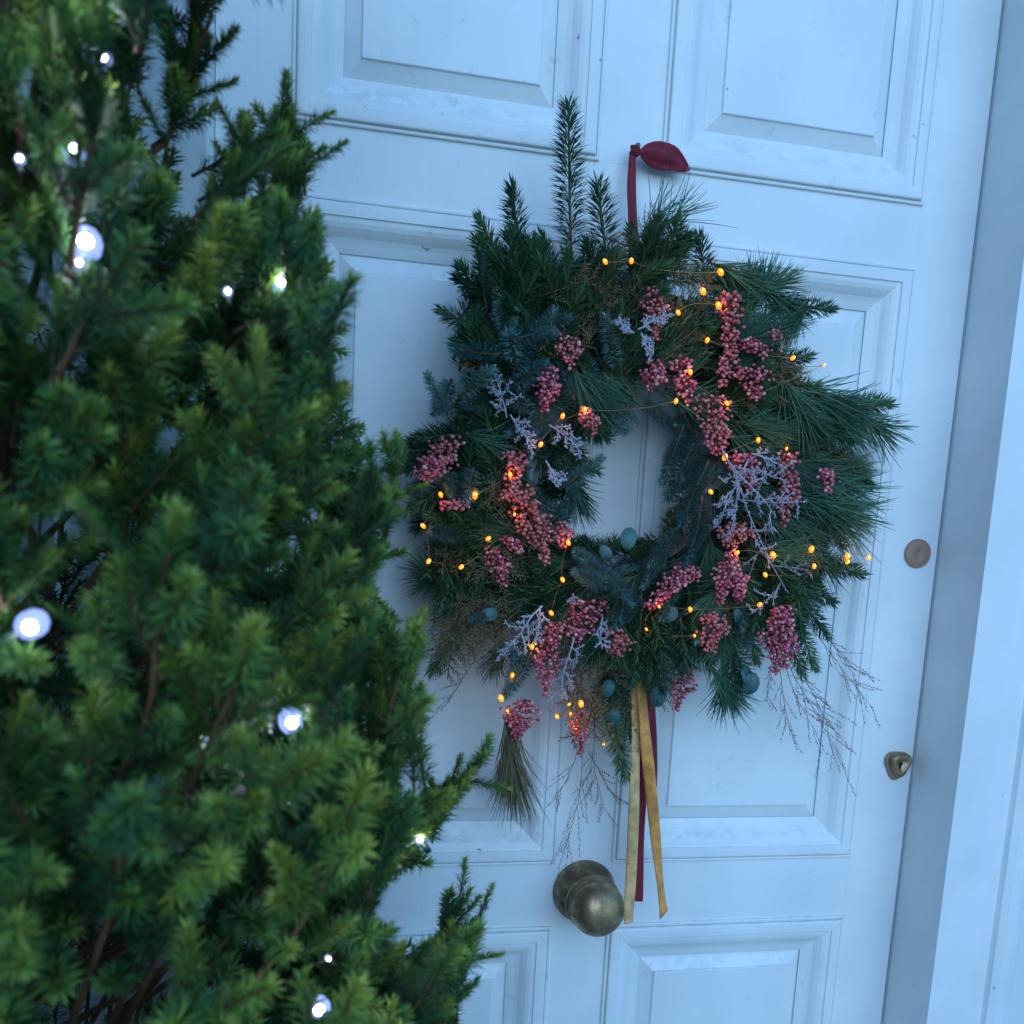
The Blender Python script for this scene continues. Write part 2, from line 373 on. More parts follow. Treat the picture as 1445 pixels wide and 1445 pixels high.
def shoot_geo(L, nl, n, ang=(35, 75), w=.0013, flat=1.0, stem=.0012, curve=(0, 0), bend=.08, tipdense=True, jit=.12, rank=None, t0=.05, simple=False):
    P = stemcurve(L, curve); nb = NB(); V, Fc = tube(P, np.linspace(stem, stem * .6, len(P)), 5); nb.add(V, Fc, 1)
    t = np.linspace(t0, 1, n) ** (.9 if tipdense else 1.0); ph = np.arange(n) * 2.39996 + nr.normal(0, .2, n)
    if rank is not None:   # comb the needles to both sides
        sgn = np.where(np.arange(n) % 2 == 0, 0.0, math.pi); ph = sgn + nr.normal(0, rank, n) + np.where(sgn == 0, .25, -.25)
    a = np.radians(ang[1] + (ang[0] - ang[1]) * t ** 3 + nr.normal(0, 7, n))
    rad = np.stack([np.cos(ph), np.sin(ph) * flat, np.zeros(n)], 1); rad /= np.linalg.norm(rad, axis=1)[:, None]
    d = rad * np.sin(a)[:, None] + np.array([0, 0, 1.0]) * np.cos(a)[:, None] + nr.normal(0, jit, (n, 3))
    ll = nl * (1 - .30 * t ** 4) * np.minimum(1, .55 + 2.2 * t) * nr.uniform(.82, 1.12, n)
    V, Fc = needles(on_curve(P, t), d, ll, w, np.tile([0, 0, 1.0], (n, 1)) , bend, simple); nb.add(V, Fc, 0)
    return nb
def pine_geo(L, n, spread=.45, w=.0010, twig=.03, droop=.25, lo=.0, grav=.0):
    nb = NB(); Pt = np.array([(0, 0, 0), (.002, 0, twig * .35), (0, .001, twig * .7), (.001, 0, twig)]); V, Fc = tube(Pt, [.0016, .0015, .0012, .0008], 5); nb.add(V, Fc, 1)
    for i in range(n):
        t = lo + (1 - lo) * rnd.random() ** .8; p = on_curve(Pt, np.array([t]))[0]; a = rnd.uniform(0, 2 * math.pi); s = spread * (rnd.random() ** .5) * (1.35 - .6 * t)
        rad = np.array([math.cos(a), math.sin(a) * .75, 0]); d = unit(rad * s + [0, 0, 1.0]); l = L * rnd.uniform(.6, 1.1)
        tt = np.linspace(0, 1, 5)[:, None]; cv = rad * s * rnd.uniform(-.35, .35) + np.array([rnd.gauss(0, .13) + grav * rnd.uniform(.3, 1), rnd.gauss(0, .10), 0])
        P = p + d * l * tt + cv * l * tt ** 2 * (.5 + droop)
        V, Fc = tube(P, np.array([.8, 1, 1, .8, .25]) * w * .55, 3); nb.add(V, Fc, 0)
    return nb
def cedar_geo(L, curve=(0, 0)):
    nb = NB(); P = stemcurve(L, curve); V, Fc = tube(P, np.linspace(.0012, .0006, len(P)), 4); nb.add(V, Fc, 1)
    k = int(L / .0055)
    for i in range(k):
        t = .08 + .9 * i / k; s = 1 if i % 2 else -1; l = .034 * (1 - .6 * t) * rnd.uniform(.7, 1.15); a = rnd.uniform(.6, .95)
        p0 = on_curve(P, np.array([t]))[0]; d = np.array([s * math.sin(a), rnd.gauss(0, .25), math.cos(a)])
        Q = np.array([p0 + d * l * q for q in (0, .5, 1)]); V, Fc = tube(Q, [.0007, .0006, .0003], 3); nb.add(V, Fc, 1)
        n = max(6, int(l / .0021)); tt = np.linspace(.1, 1, n); bs = p0 + d * l * tt[:, None]
        sd = np.cross(d, [0, 1, 0]); sg = np.where(np.arange(n) % 2 == 0, 1, -1)[:, None]
        dd = d + sg * sd * .8 + nr.normal(0, .25, (n, 3)); V, Fc = needles(bs, dd, np.full(n, .0062), .0013, np.tile([0, 1.0, 0], (n, 1)), .1); nb.add(V, Fc, 0)
    return nb
def frost_geo(L, seed, dens=1.0):
    r = random.Random(seed); nb = NB()
    def twig(p, d, l, lev):
        P = [p]; q = p; dd = unit(d); n = 5
        for i in range(n): dd = unit(dd + np.array([r.gauss(0, .10 if lev == 0 else .26), r.gauss(0, .10 if lev == 0 else .26), r.gauss(0, .12)])); q = q + dd * l / n; P.append(q)
        P = np.array(P); V, Fc = tube(P, np.linspace(.0012, .0006, n + 1) * (1 if lev == 0 else .7), 4); nb.add(V, Fc, 0)
        m = int(l / (.0018 if lev else .004))
        for i in range(m):
            t = r.uniform(.15, 1); c = on_curve(P, np.array([t]))[0]; o = np.array([r.gauss(0, 1), r.gauss(0, 1), r.gauss(0, 1)]); o = unit(o)
            nv = c + o * r.uniform(.0008, .0030); s = r.uniform(.0005, .0012)
            nb.add(ICO1[0] * np.array([s, s, s * 1.3]) + nv, ICO1[1], 0)
        if lev < 2:
            k = int((8 if lev == 0 else 4) * dens)
            for i in range(k):
                t = .12 + .85 * (i + r.random() * .5) / k; c = on_curve(P, np.array([t]))[0]
                a = r.uniform(.5, 1.0) * (1 if i % 2 else -1)
                e = unit(dd + 0); sd = unit(np.cross(e, [0, 1, 0])); nd = e * math.cos(a) + sd * math.sin(a) + np.array([0, r.gauss(0, .3), 0])
                twig(c, nd, l * r.uniform(.30, .46) * (1.1 - .4 * t), lev + 1)
    twig(np.zeros(3), np.array([0, 0, 1.0]), L, 0); return nb
def grass_geo(L, seed, k=9):
    r = random.Random(seed); nb = NB()
    def stalk(p, d, l, rad, lev):
        P = [p]; q = p; dd = unit(d)
        for i in range(6): dd = unit(dd + np.array([r.gauss(0, .07), r.gauss(0, .05), 0])); q = q + dd * l / 6; P.append(q)
        P = np.array(P); V, Fc = tube(P, np.linspace(rad, rad * .5, 7), 3); nb.add(V, Fc, 0)
        if lev:
            m = int(l / .0042)
            for i in range(m):
                t = .2 + .8 * i / m; c = on_curve(P, np.array([t]))[0]; sg = r.choice((-1, 1)); dv = unit(dd + np.array([sg * .4, r.gauss(0, .3), 0])); s = r.uniform(.0005, .0009)
                if r.random() < .75:
                    V, Fc = needles(c[None], dv[None], np.array([r.uniform(.003, .006)]), s * 2, np.array([[0, 1.0, 0]])); nb.add(V, Fc, 0)
        else:
            for i in range(k):
                t = .15 + .85 * (i + r.random()) / k; c = on_curve(P, np.array([t]))[0]; a = r.uniform(.15, .5) * r.choice((-1, 1))
                nd = dd * math.cos(a) + np.array([math.sin(a), r.gauss(0, .12), 0]); stalk(c, nd, l * r.uniform(.25, .5), .00035, 1)
    stalk(np.zeros(3), np.array([0, 0, 1.0]), L, .0006, 0); return nb

MATS = {'fir': [M_fir, M_twig], 'noble': [M_noble, M_twig], 'pine': [M_pine, M_twig], 'tassel': [M_tassel, M_twig], 'thinpine': [M_pine, M_twig], 'cedar': [M_cedar, M_bark]}
LIB = {}
def lib(kind, nb, name, L): LIB.setdefault(kind, []).append((nb.mesh(name, (MATS.get(kind) or MATS['fir'])), L))
for L in (.045, .06, .08, .10, .125):
    for i in range(2): lib('fir', shoot_geo(L, .0215, int(60 + L * 1900), (32, 72), .0023, .8, .0017, (rnd.uniform(-.15, .15) * L, rnd.uniform(0, .12) * L), .10), 'fir_sprig', L)
lib('spike', shoot_geo(.185, .031, 420, (34, 66), .0024, .5, .0022, (-.002, .0), -.04), 'fir_sprig', .185)
for L in (.09, .12, .14): lib('spike', shoot_geo(L, .027, int(L * 2600), (34, 68), .0023, .6, .0020, (.004, .0), .02), 'fir_sprig', L)
for L in (.03, .045, .06, .075):
    for i in range(2): lib('noble', shoot_geo(L, .0135, int(70 + L * 3600), (20, 72), .0018, .55, .0016, (rnd.uniform(-.2, .2) * L, rnd.uniform(-.05, .12) * L), -.25, jit=.08), 'blue_fir_sprig', L)
for L in (.065, .085, .105):
    for i in range(3): lib('pine', pine_geo(.020 + L * .38, 115, .75, .0011, twig=L * .52), 'pine_tuft', L)
for L in (.065, .085): lib('thinpine', pine_geo(.062, 42, .8, .0009, twig=L * .6), 'pine_tuft', L)
lib('tassel', pine_geo(.095, 120, .27, .0010, .055, .1), 'pine_tassel', .13)
for L in (.06, .09):
    for i in range(2): lib('cedar', cedar_geo(L, (rnd.uniform(-.2, .2) * L, .005)), 'cedar_sprig', L)
PARTNAME = {'fir': 'fir_sprig', 'spike': 'fir_sprig', 'noble': 'blue_fir_sprig', 'pine': 'pine_tuft', 'tassel': 'pine_tassel', 'thinpine': 'pine_tuft', 'cedar': 'cedar_sprig'}

# ------------------------------------------------------------------ wreath
WC = at(890, 668, -.05)
wr = thing('wreath', 'round Christmas wreath of fir, pine and pink berries hanging on the white door', 'wreath', tuple(WC))
def put(kind, a, b_, y0, y1=None, var=None, roll=None, sc=1.0, name=None):
    """sprig from pixel a to pixel b_, depths y0 -> y1"""
    p = at(*a, y0); q = at(*b_, y1 if y1 is not None else y0); v = q - p; L = np.linalg.norm(v)
    ds = sorted(LIB[kind], key=lambda e: abs(math.log(e[1] / L)))[:2]; m, L0 = ds[(var if var is not None else rnd.randrange(9)) % len(ds)] if abs(math.log(ds[1 % len(ds)][1] / L)) < .12 else ds[0]
    mt = frame_mtx(p, v, roll=rnd.uniform(-.5, .5) if roll is None else roll, scale=L / L0 * sc, rel=WC)
    return obj(name or PARTNAME[kind], m, wr, mtx=mt)
# ring base, slightly lumpy moss core
RX = np.linalg.norm(at(1105, 668, -.05) - WC)
V = []; Fc = []; n1, n2 = 90, 16
CEN = (872, 672)
for i in range(n1):
    a = 2 * math.pi * i / n1
    cpx = (CEN[0] + 25 * max(0, math.cos(a)) + 185 * math.cos(a), CEN[1] - 15 - 195 * math.sin(a)); c = at(*cpx, -.045); o = unit(c - at(*CEN, -.045))
    for j in range(n2):
        b_ = 2 * math.pi * j / n2; r = .040 * (1 + .14 * math.sin(5 * a + 2 * b_) + .1 * rnd.random()); V.append(c - WC + o * r * math.cos(b_) * 1.05 + np.array([0, -1, 0]) * r * math.sin(b_) * .72)
for i in range(n1):
    for j in range(n2):
        a, b_ = i * n2 + j, i * n2 + (j + 1) % n2; c = ((i + 1) % n1) * n2 + (j + 1) % n2; d = ((i + 1) % n1) * n2 + j; Fc.append((a, b_, c, d))
m, t, bb = mat('moss_core', (.015, .028, .012), .95); t.links.new(ramp(t, noise(t, 120, 5), [(.35, (.008, .014, .008)), (.7, (.035, .045, .02))]), bb.inputs['Base Color']); bump(t, bb, noise(t, 300, 3), 1, .004)
obj('moss_ring', mesh('moss_ring', V, Fc, m, smooth=True), wr)

HOLE = [(858, 625), (900, 572), (950, 588), (944, 680), (934, 760), (872, 768), (798, 746), (812, 690), (838, 655)]
OUT = [(770, 330), (850, 300), (930, 300), (1010, 350), (1090, 370), (1160, 430), (1170, 500), (1245, 560), (1235, 640), (1245, 740), (1225, 800), (1150, 840), (1150, 920), (1110, 950), (1040, 990), (940, 980), (890, 1060), (800, 1020), (700, 1020), (690, 940), (620, 940), (590, 890), (600, 800), (590, 740), (550, 640), (600, 590), (595, 540), (640, 490), (630, 440), (650, 400), (680, 380), (690, 330)]
def filler(kind, n, a0, a1, r0, r1, lpx, tang, y=(-.068, -.115), sc=1.0):
    k = 0; tries = 0
    while k < n and tries < n * 40:
        tries += 1; a = math.radians(rnd.uniform(a0, a1)); r = rnd.uniform(r0, r1); rr = r * (1.08 if math.cos(a) > 0 else 1.0)
        p = (CEN[0] + 12 + rr * math.cos(a), CEN[1] - r * math.sin(a))
        da = a + math.radians(rnd.gauss(tang, 28)); l = lpx * rnd.uniform(.8, 1.2)
        q = (p[0] + l * math.cos(da), p[1] - l * math.sin(da)); mdl = ((p[0] + q[0]) / 2, (p[1] + q[1]) / 2)
        if not inside(q, OUT) or inside(q, HOLE) or inside(p, HOLE) or inside(mdl, HOLE): continue
        yy = rnd.uniform(*y); put(kind, p, q, yy, yy - rnd.uniform(-.012, .028), sc=sc); k += 1
# under-layer then upper layer
for a0, a1, kinds in ((80, 175, (('fir', 26), ('noble', 12), ('cedar', 5))), (40, 95, (('cedar', 12), ('fir', 12), ('pine', 5))),
                      (-50, 50, (('pine', 18), ('fir', 20), ('cedar', 12), ('noble', 7))), (-100, -45, (('fir', 14), ('pine', 9), ('cedar', 8), ('noble', 5))),
                      (-165, -95, (('fir', 12), ('cedar', 16), ('noble', 7), ('pine', 6))), (160, 215, (('fir', 14), ('noble', 8), ('pine', 4), ('cedar', 4)))):
    for kd, n in kinds:
        lp = {'fir': 92, 'noble': 66, 'cedar': 82, 'pine': 100}[kd]
        filler(kd, int(n * 1.7), a0, a1, 125, 245, lp, 25 if a0 > 60 else -38, sc=1.0)
for a0, a1, kd, n in ((60, 180, 'fir', 10), (180, 300, 'fir', 10), (-60, 60, 'pine', 10), (200, 330, 'cedar', 8)): filler(kd, n, a0, a1, 110, 140, 50, 180 if kd != 'pine' else -90, (-.045, -.085))
def polyfill(kind, n, poly, ang, spread, lpx, y=(-.08, -.12)):
    xs = [p[0] for p in poly]; ys = [p[1] for p in poly]; k = 0; tries = 0
    while k < n and tries < n * 60:
        tries += 1; q = (rnd.uniform(min(xs), max(xs)), rnd.uniform(min(ys), max(ys)))
        if not inside(q, poly) or inside(q, HOLE): continue
        a = math.radians(rnd.gauss(ang, spread)); l = lpx * rnd.uniform(.75, 1.2); p = (q[0] - l * math.cos(a), q[1] + l * math.sin(a))
        if inside(p, HOLE) or not inside(p, OUT): continue
        yy = rnd.uniform(*y); put(kind, p, q, yy, yy - rnd.uniform(-.01, .02)); k += 1
polyfill('fir', 26, [(640, 400), (672, 325), (720, 320), (800, 350), (800, 480), (660, 500)], 105, 28, 80)
polyfill('fir', 8, [(780, 340), (850, 330), (900, 345), (900, 420), (790, 420)], 80, 25, 70)
polyfill('cedar', 16, [(800, 370), (900, 340), (1000, 360), (1010, 440), (830, 470)], 60, 60, 65, (-.095, -.125))
polyfill('fir', 9, [(895, 305), (960, 300), (1005, 350), (900, 365)], 65, 30, 58)
polyfill('fir', 10, [(900, 350), (1010, 360), (1060, 420), (1000, 470), (920, 450)], 60, 40, 70)
polyfill('pine', 7, [(1040, 375), (1110, 380), (1165, 440), (1150, 520), (1060, 500)], 0, 50, 90)
polyfill('noble', 10, [(720, 420), (800, 440), (790, 520), (700, 520)], 60, 40, 52, (-.11, -.13))
polyfill('noble', 12, [(630, 490), (780, 460), (790, 560), (690, 620), (600, 600)], 130, 60, 52, (-.09, -.125))
polyfill('fir', 12, [(560, 620), (640, 570), (720, 600), (720, 780), (590, 780)], 175, 40, 75)
polyfill('fir', 10, [(590, 760), (720, 760), (760, 880), (640, 920)], 215, 35, 75)
polyfill('pine', 8, [(820, 560), (895, 560), (885, 618), (840, 630)], -60, 25, 80, (-.075, -.10))
polyfill('noble', 12, [(790, 640), (850, 650), (820, 700), (800, 740), (760, 700)], 20, 40, 48, (-.07, -.10))
polyfill('noble', 12, [(935, 600), (1000, 600), (1010, 760), (935, 750)], 250, 35, 55, (-.07, -.11))
polyfill('noble', 9, [(805, 765), (930, 765), (940, 820), (800, 820)], 100, 60, 48, (-.075, -.11))
polyfill('pine', 8, [(1060, 560), (1240, 580), (1230, 780), (1080, 800)], -35, 22, 105, (-.09, -.12))
polyfill('cedar', 14, [(590, 820), (720, 820), (700, 950), (610, 940)], 235, 30, 75)
polyfill('fir', 12, [(1060, 830), (1150, 840), (1145, 940), (1050, 970)], -65, 22, 75)
polyfill('cedar', 8, [(790, 950), (890, 950), (880, 1050), (800, 1040)], 265, 20, 75)
# named sprigs, by place
S = [('spike', (806, 365), (800, 152), -.07, -.075, 0), ('spike', (856, 380), (848, 262), -.06, -.07, 1), ('fir', (745, 385), (708, 272), -.075, -.09, 0), ('fir', (728, 400), (668, 318), -.08, -.09, 1),
     ('spike', (735, 470), (725, 335), -.085, -.10, 1), ('spike', (760, 490), (762, 350), -.09, -.10, 1), ('spike', (780, 480), (700, 355), -.085, -.10, 1), ('fir', (720, 440), (640, 405), -.08, -.09, 2), ('fir', (715, 475), (622, 452), -.08, -.09, 3), ('fir', (700, 450), (650, 380), -.075, -.09, 0),
     ('noble', (720, 480), (778, 462), -.10, -.105, 0), ('noble', (705, 500), (640, 500), -.09, -.10, 1), ('noble', (640, 595), (597, 535), -.08, -.09, 2), ('noble', (645, 560), (690, 520), -.09, -.10, 3), ('fir', (680, 590), (640, 590), -.08, -.09, 1),
     ('fir', (650, 610), (545, 635), -.06, -.06, 2), ('fir', (720, 585), (630, 585), -.08, -.08, 0), ('pine', (650, 610), (720, 640), -.095, -.105, 0), ('noble', (668, 660), (655, 700), -.10, -.11, 1), ('noble', (640, 665), (632, 695), -.10, -.11, 2),
     ('pine', (820, 520), (880, 600), -.10, -.09, 1), ('pine', (805, 515), (850, 605), -.10, -.09, 2), ('pine', (850, 525), (905, 590), -.09, -.08, 0), ('noble', (860, 590), (880, 612), -.07, -.07, 2),
     ('noble', (790, 690), (850, 650), -.08, -.09, 3), ('pine', (795, 660), (830, 735), -.08, -.08, 1), ('fir', (770, 650), (840, 655), -.07, -.08, 1),
     ('noble', (965, 600), (935, 680), -.07, -.08, 0), ('noble', (985, 610), (945, 700), -.07, -.09, 3), ('noble', (990, 700), (985, 795), -.10, -.12, 1), ('noble', (1000, 650), (960, 735), -.09, -.11, 2), ('noble', (940, 770), (905, 825), -.09, -.1, 1), ('noble', (955, 745), (920, 800), -.08, -.1, 0),
     ('noble', (865, 825), (812, 815), -.11, -.12, 0), ('noble', (860, 815), (890, 850), -.12, -.125, 1), ('noble', (895, 820), (875, 885), -.11, -.115, 2), ('noble', (880, 830), (830, 790), -.09, -.10, 3), ('noble', (905, 840), (880, 880), -.10, -.11, 0),
     ('fir', (800, 765), (850, 775), -.07, -.08, 2), ('fir', (930, 760), (895, 775), -.07, -.08, 1), ('fir', (850, 790), (820, 765), -.08, -.09, 3),
     ('fir', (905, 860), (900, 960), -.10, -.115, 0), ('fir', (930, 855), (925, 950), -.105, -.115, 1), ('fir', (960, 870), (965, 945), -.10, -.11, 2), ('fir', (920, 870), (948, 965), -.11, -.12, 3),
     ('pine', (1020, 930), (1025, 1022), -.09, -.08, 0), ('pine', (1000, 940), (1045, 1005), -.09, -.08, 1), ('fir', (1100, 800), (1165, 890), -.08, -.09, 0), ('fir', (1110, 850), (1155, 935), -.08, -.09, 1), ('fir', (1120, 820), (1172, 850), -.07, -.08, 2), ('fir', (1100, 880), (1140, 945), -.07, -.08, 3),
     ('pine', (1060, 440), (1095, 368), -.09, -.095, 0), ('pine', (1050, 430), (1065, 365), -.09, -.10, 1), ('pine', (1060, 400), (1150, 450), -.10, -.09, 2), ('fir', (1090, 440), (1172, 425), -.08, -.09, 1), ('pine', (1070, 410), (1130, 390), -.10, -.10, 3),
     ('thinpine', (925, 330), (985, 275), -.08, -.05, 0), ('thinpine', (905, 335), (950, 270), -.08, -.05, 1), ('cedar', (905, 360), (925, 300), -.09, -.1, 0), ('cedar', (930, 370), (960, 310), -.09, -.1, 1),
     ('pine', (1100, 560), (1190, 640), -.11, -.09, 0), ('pine', (1120, 540), (1240, 600), -.10, -.08, 1), ('pine', (1150, 560), (1230, 650), -.10, -.08, 2), ('pine', (1100, 530), (1170, 640), -.11, -.10, 3), ('fir', (1170, 580), (1252, 558), -.06, -.06, 2), ('pine', (1190, 570), (1282, 632), -.06, -.05, 0),
     ('pine', (1110, 690), (1210, 760), -.11, -.09, 1), ('pine', (1120, 700), (1250, 745), -.10, -.08, 2), ('pine', (1130, 660), (1245, 720), -.09, -.07, 3), ('pine', (1080, 700), (1170, 780), -.11, -.09, 0), ('fir', (1140, 790), (1215, 800), -.08, -.08, 1), ('pine', (1130, 770), (1200, 820), -.08, -.07, 2), ('pine', (1150, 650), (1235, 690), -.08, -.07, 0),
     ('tassel', (712, 1010), (738, 1158), -.08, -.045, 0), ('tassel', (728, 1005), (712, 1135), -.07, -.045, 0), ('tassel', (715, 1000), (725, 1150), -.075, -.05, 0),
     ('cedar', (660, 860), (600, 930), -.08, -.07, 0), ('cedar', (650, 850), (625, 955), -.08, -.07, 1), ('cedar', (680, 840), (610, 880), -.08, -.07, 2), ('pine', (640, 830), (575, 790), -.07, -.05, 0), ('pine', (640, 800), (580, 830), -.07, -.05, 1), ('fir', (660, 870), (620, 950), -.07, -.06, 1),
     ('cedar', (850, 960), (800, 1045), -.08, -.07, 3), ('cedar', (840, 970), (870, 1060), -.08, -.07, 0), ('fir', (850, 940), (872, 1090), -.07, -.055, 2), ('fir', (870, 930), (885, 1050), -.07, -.06, 0), ('noble', (735, 910), (715, 970), -.10, -.10, 1), ('noble', (750, 920), (720, 985), -.10, -.1, 0), ('pine', (710, 900), (690, 960), -.07, -.06, 0),
     ('fir', (620, 700), (590, 745), -.07, -.07, 0), ('pine', (600, 670), (580, 700), -.06, -.06, 3), ('noble', (690, 870), (665, 872), -.10, -.1, 0), ('cedar', (850, 400), (830, 440), -.10, -.10, 1), ('cedar', (880, 380), (830, 410), -.10, -.105, 2), ('cedar', (870, 400), (860, 470), -.10, -.10, 3)]
for k_, a, b_, y0, y1, v_ in S:
    e_ = .022 if k_ == 'noble' else 0
    put(k_, a, b_, y0 - .018 - e_, y1 - .012 - e_, v_)
# rounded leaves
def leafmesh():
    V = []; Fc = []; n = 12
    V.append((0, .0018, .012))
    for i in range(n):
        a = 2 * math.pi * i / n; V.append((.0090 * math.sin(a), .0045 * abs(math.sin(a)) + .003 * math.cos(a), .012 - .0125 * math.cos(a)))
    V += [(x, y - .0006, z) for x, y, z in V]
    for i in range(n):
        a, b_ = 1 + i, 1 + (i + 1) % n; Fc += [(0, a, b_), (n + 1, b_ + n + 1, a + n + 1), (a, a + n + 1, b_ + n + 1), (a, b_ + n + 1, b_)]
    return mesh('leaf', V, Fc, M_leaf, smooth=True)
LM = leafmesh()
for px, py, ang, s in [(883, 775, 80, 1.1), (860, 788, 130, .8), (955, 862, 200, 1.15), (945, 848, 160, .8), (1060, 948, 270, 1.2), (1045, 942, 300, 1.0), (932, 968, 260, 1.1), (862, 960, 250, .9), (868, 1000, 265, 1.0), (1000, 880, 240, .8), (1035, 860, 300, .8), (700, 865, 190, .9)]:
    a = math.radians(ang); p = at(px, py, -.125); obj('leaf', LM, wr, mtx=frame_mtx(p, (math.cos(a), rnd.uniform(-.3, .2), math.sin(a)), roll=rnd.uniform(-.6, .6), scale=s, rel=WC))

# berries: each cluster follows a px path with a px width
BC = [([(920, 408), (926, 478)], 30), ([(926, 512), (917, 550)], 28), ([(800, 478), (806, 517)], 28), ([(776, 522), (768, 578)], 28), ([(825, 577), (838, 610)], 22), ([(1028, 415), (1034, 480), (1020, 545)], 32),
      ([(1055, 480), (1078, 502)], 32), ([(1095, 466), (1088, 478)], 20), ([(1062, 520), (1066, 562)], 44), ([(960, 508), (970, 568)], 28), ([(1003, 560), (1012, 640)], 46), ([(1045, 640), (1060, 690)], 44), ([(1112, 640), (1114, 690), (1105, 738)], 30),
      ([(1042, 740), (1030, 772)], 40), ([(1032, 780), (1025, 815), (1016, 850)], 32), ([(1046, 812), (1042, 850)], 22), ([(1006, 868), (1001, 920)], 38), ([(975, 800), (945, 830), (915, 858)], 36), ([(1105, 855), (1093, 950)], 46), ([(1112, 880), (1110, 940)], 24),
      ([(980, 948), (966, 1008)], 34), ([(632, 620), (603, 680)], 46), ([(612, 650), (600, 675)], 34), ([(728, 640), (722, 690)], 28), ([(735, 690), (752, 740), (772, 792)], 44), ([(795, 740), (792, 772)], 24), ([(628, 715), (660, 708)], 22), ([(695, 775), (712, 826)], 26), ([(715, 762), (735, 775)], 18),
      ([(832, 848), (812, 905)], 46), ([(782, 880), (770, 930), (770, 980)], 34), ([(868, 890), (870, 925)], 40), ([(748, 995), (736, 1050)], 42), ([(830, 1012), (828, 1072)], 24), ([(1165, 665), (1170, 690)], 20), ([(712, 700), (728, 700)], 18), ([(1012, 600), (1020, 620)], 30)]
for path, w in BC:
    P = np.array([at(x, y, -.138 + .016 * (rnd.random() - .3)) for x, y in path]); P = np.array([P[0] + (P[-1] - P[0]) * t if len(P) == 2 else on_curve(P, np.array([t]))[0] for t in np.linspace(0, 1, 6)])
    if path[-1][1] > 990: P[:, 1] += .03
    c0 = P[0].copy(); P = P - c0; wm = w / 1130.0; Lm = np.linalg.norm(P[-1]); nb = NB()
    Vt, Ft = tube(P, [.0012] * 5 + [.0007], 4); nb.add(Vt, Ft, 1); pts = []
    ph0 = rnd.uniform(0, 6); tr = 0; n = int(24 + 98 * (Lm / .06) * (wm / .028)); 
    while len(pts) < n and tr < n * 30:
        tr += 1; t = rnd.random(); a = rnd.uniform(0, 2 * math.pi); env = (.55 + .45 * math.sin(math.pi * min(1, .15 + t * .9))) * (1 - .45 * t ** 3)
        rr = wm * .5 * env * rnd.uniform(.3, 1.2) * (1 + .25 * math.sin(9 * t + ph0)); q = on_curve(P, np.array([t]))[0] + np.array([math.cos(a) * rr, math.sin(a) * rr * .75, rnd.gauss(0, .002)])
        if all(np.linalg.norm(q - o) > .0037 for o in pts): pts.append(q)
    for q in pts:
        s = rnd.uniform(.0016, .0027); nb.add(ICO2[0] * s * np.array([1, 1, rnd.uniform(.85, 1)]) + q, ICO2[1], 0)
        if rnd.random() < .4:
            c = on_curve(P, np.array([min(1, max(0, -q[2] / max(1e-4, -P[-1][2])))]))[0]; Vt, Ft = tube([c, (c + q) / 2 + [0, 0, .001], q], .0005, 3); nb.add(Vt, Ft, 1)
    obj('berry_cluster', nb.mesh('berry_cluster', [M_berry, M_bark], True), wr, tuple(c0 - WC))

# frosted twigs
for i, (a, b_, y0, y1, dn) in enumerate([((1018, 632), (1140, 832), -.13, -.13, 1.0), ((1020, 640), (1085, 740), -.135, -.135, .8), ((1055, 650), (1015, 735), -.13, -.13, 1), ((895, 470), (868, 455), -.12, -.12, 1.2), ((905, 470), (918, 505), -.12, -.12, 1), ((900, 465), (945, 455), -.12, -.12, 1),
        ((715, 590), (712, 515), -.115, -.115, 1.2), ((720, 585), (745, 640), -.115, -.115, 1), ((775, 600), (830, 625), -.11, -.11, 1), ((770, 650), (790, 690), -.11, -.115, 1), ((765, 855), (705, 915), -.12, -.12, 1.1), ((762, 855), (765, 905), -.12, -.12, .8),
        ((810, 900), (785, 985), -.13, -.12, 1), ((850, 870), (848, 915), -.12, -.12, .9), ((800, 850), (812, 840), -.12, -.12, .8), ((1060, 640), (1115, 650), -.125, -.125, .8), ((980, 690), (960, 700), -.11, -.11, .8), ((1080, 470), (1105, 490), -.11, -.11, .8)]):
    p = at(*a, y0 - .018); q = at(*b_, y1 - .018); L = np.linalg.norm(q - p); o = obj('frosted_twig', frost_geo(L, 50 + i, dn).mesh('frosted_twig', [M_frost]), wr, mtx=frame_mtx(p, q - p, rel=WC, roll=0))
    o['label'] = 'pale frosted twig'
# grass sprays
for i, (a, b_, y0, y1, k_) in enumerate([((822, 1060), (817, 1208), -.06, -.03, 12), ((835, 1060), (845, 1150), -.06, -.03, 8), ((815, 1060), (797, 1140), -.06, -.03, 7), ((1100, 940), (1110, 1040), -.07, -.05, 9), ((1105, 930), (1145, 1040), -.07, -.05, 10), ((1110, 930), (1180, 1080), -.07, -.05, 14),
        ((1120, 930), (1175, 1010), -.07, -.05, 9), ((1140, 880), (1215, 985), -.06, -.04, 12), ((1150, 880), (1215, 940), -.06, -.04, 8), ((670, 930), (630, 1000), -.05, -.03, 6), ((830, 1060), (868, 1140), -.05, -.03, 7), ((1090, 930), (1080, 990), -.07, -.05, 8), ((840, 1040), (822, 1110), -.06, -.04, 8)]):
    p = at(*a, y0); q = at(*b_, y1); L = np.linalg.norm(q - p); obj('grass_spray', grass_geo(L, 90 + i, k_).mesh('grass_spray', [M_grass]), wr, mtx=frame_mtx(p, q - p, rel=WC))

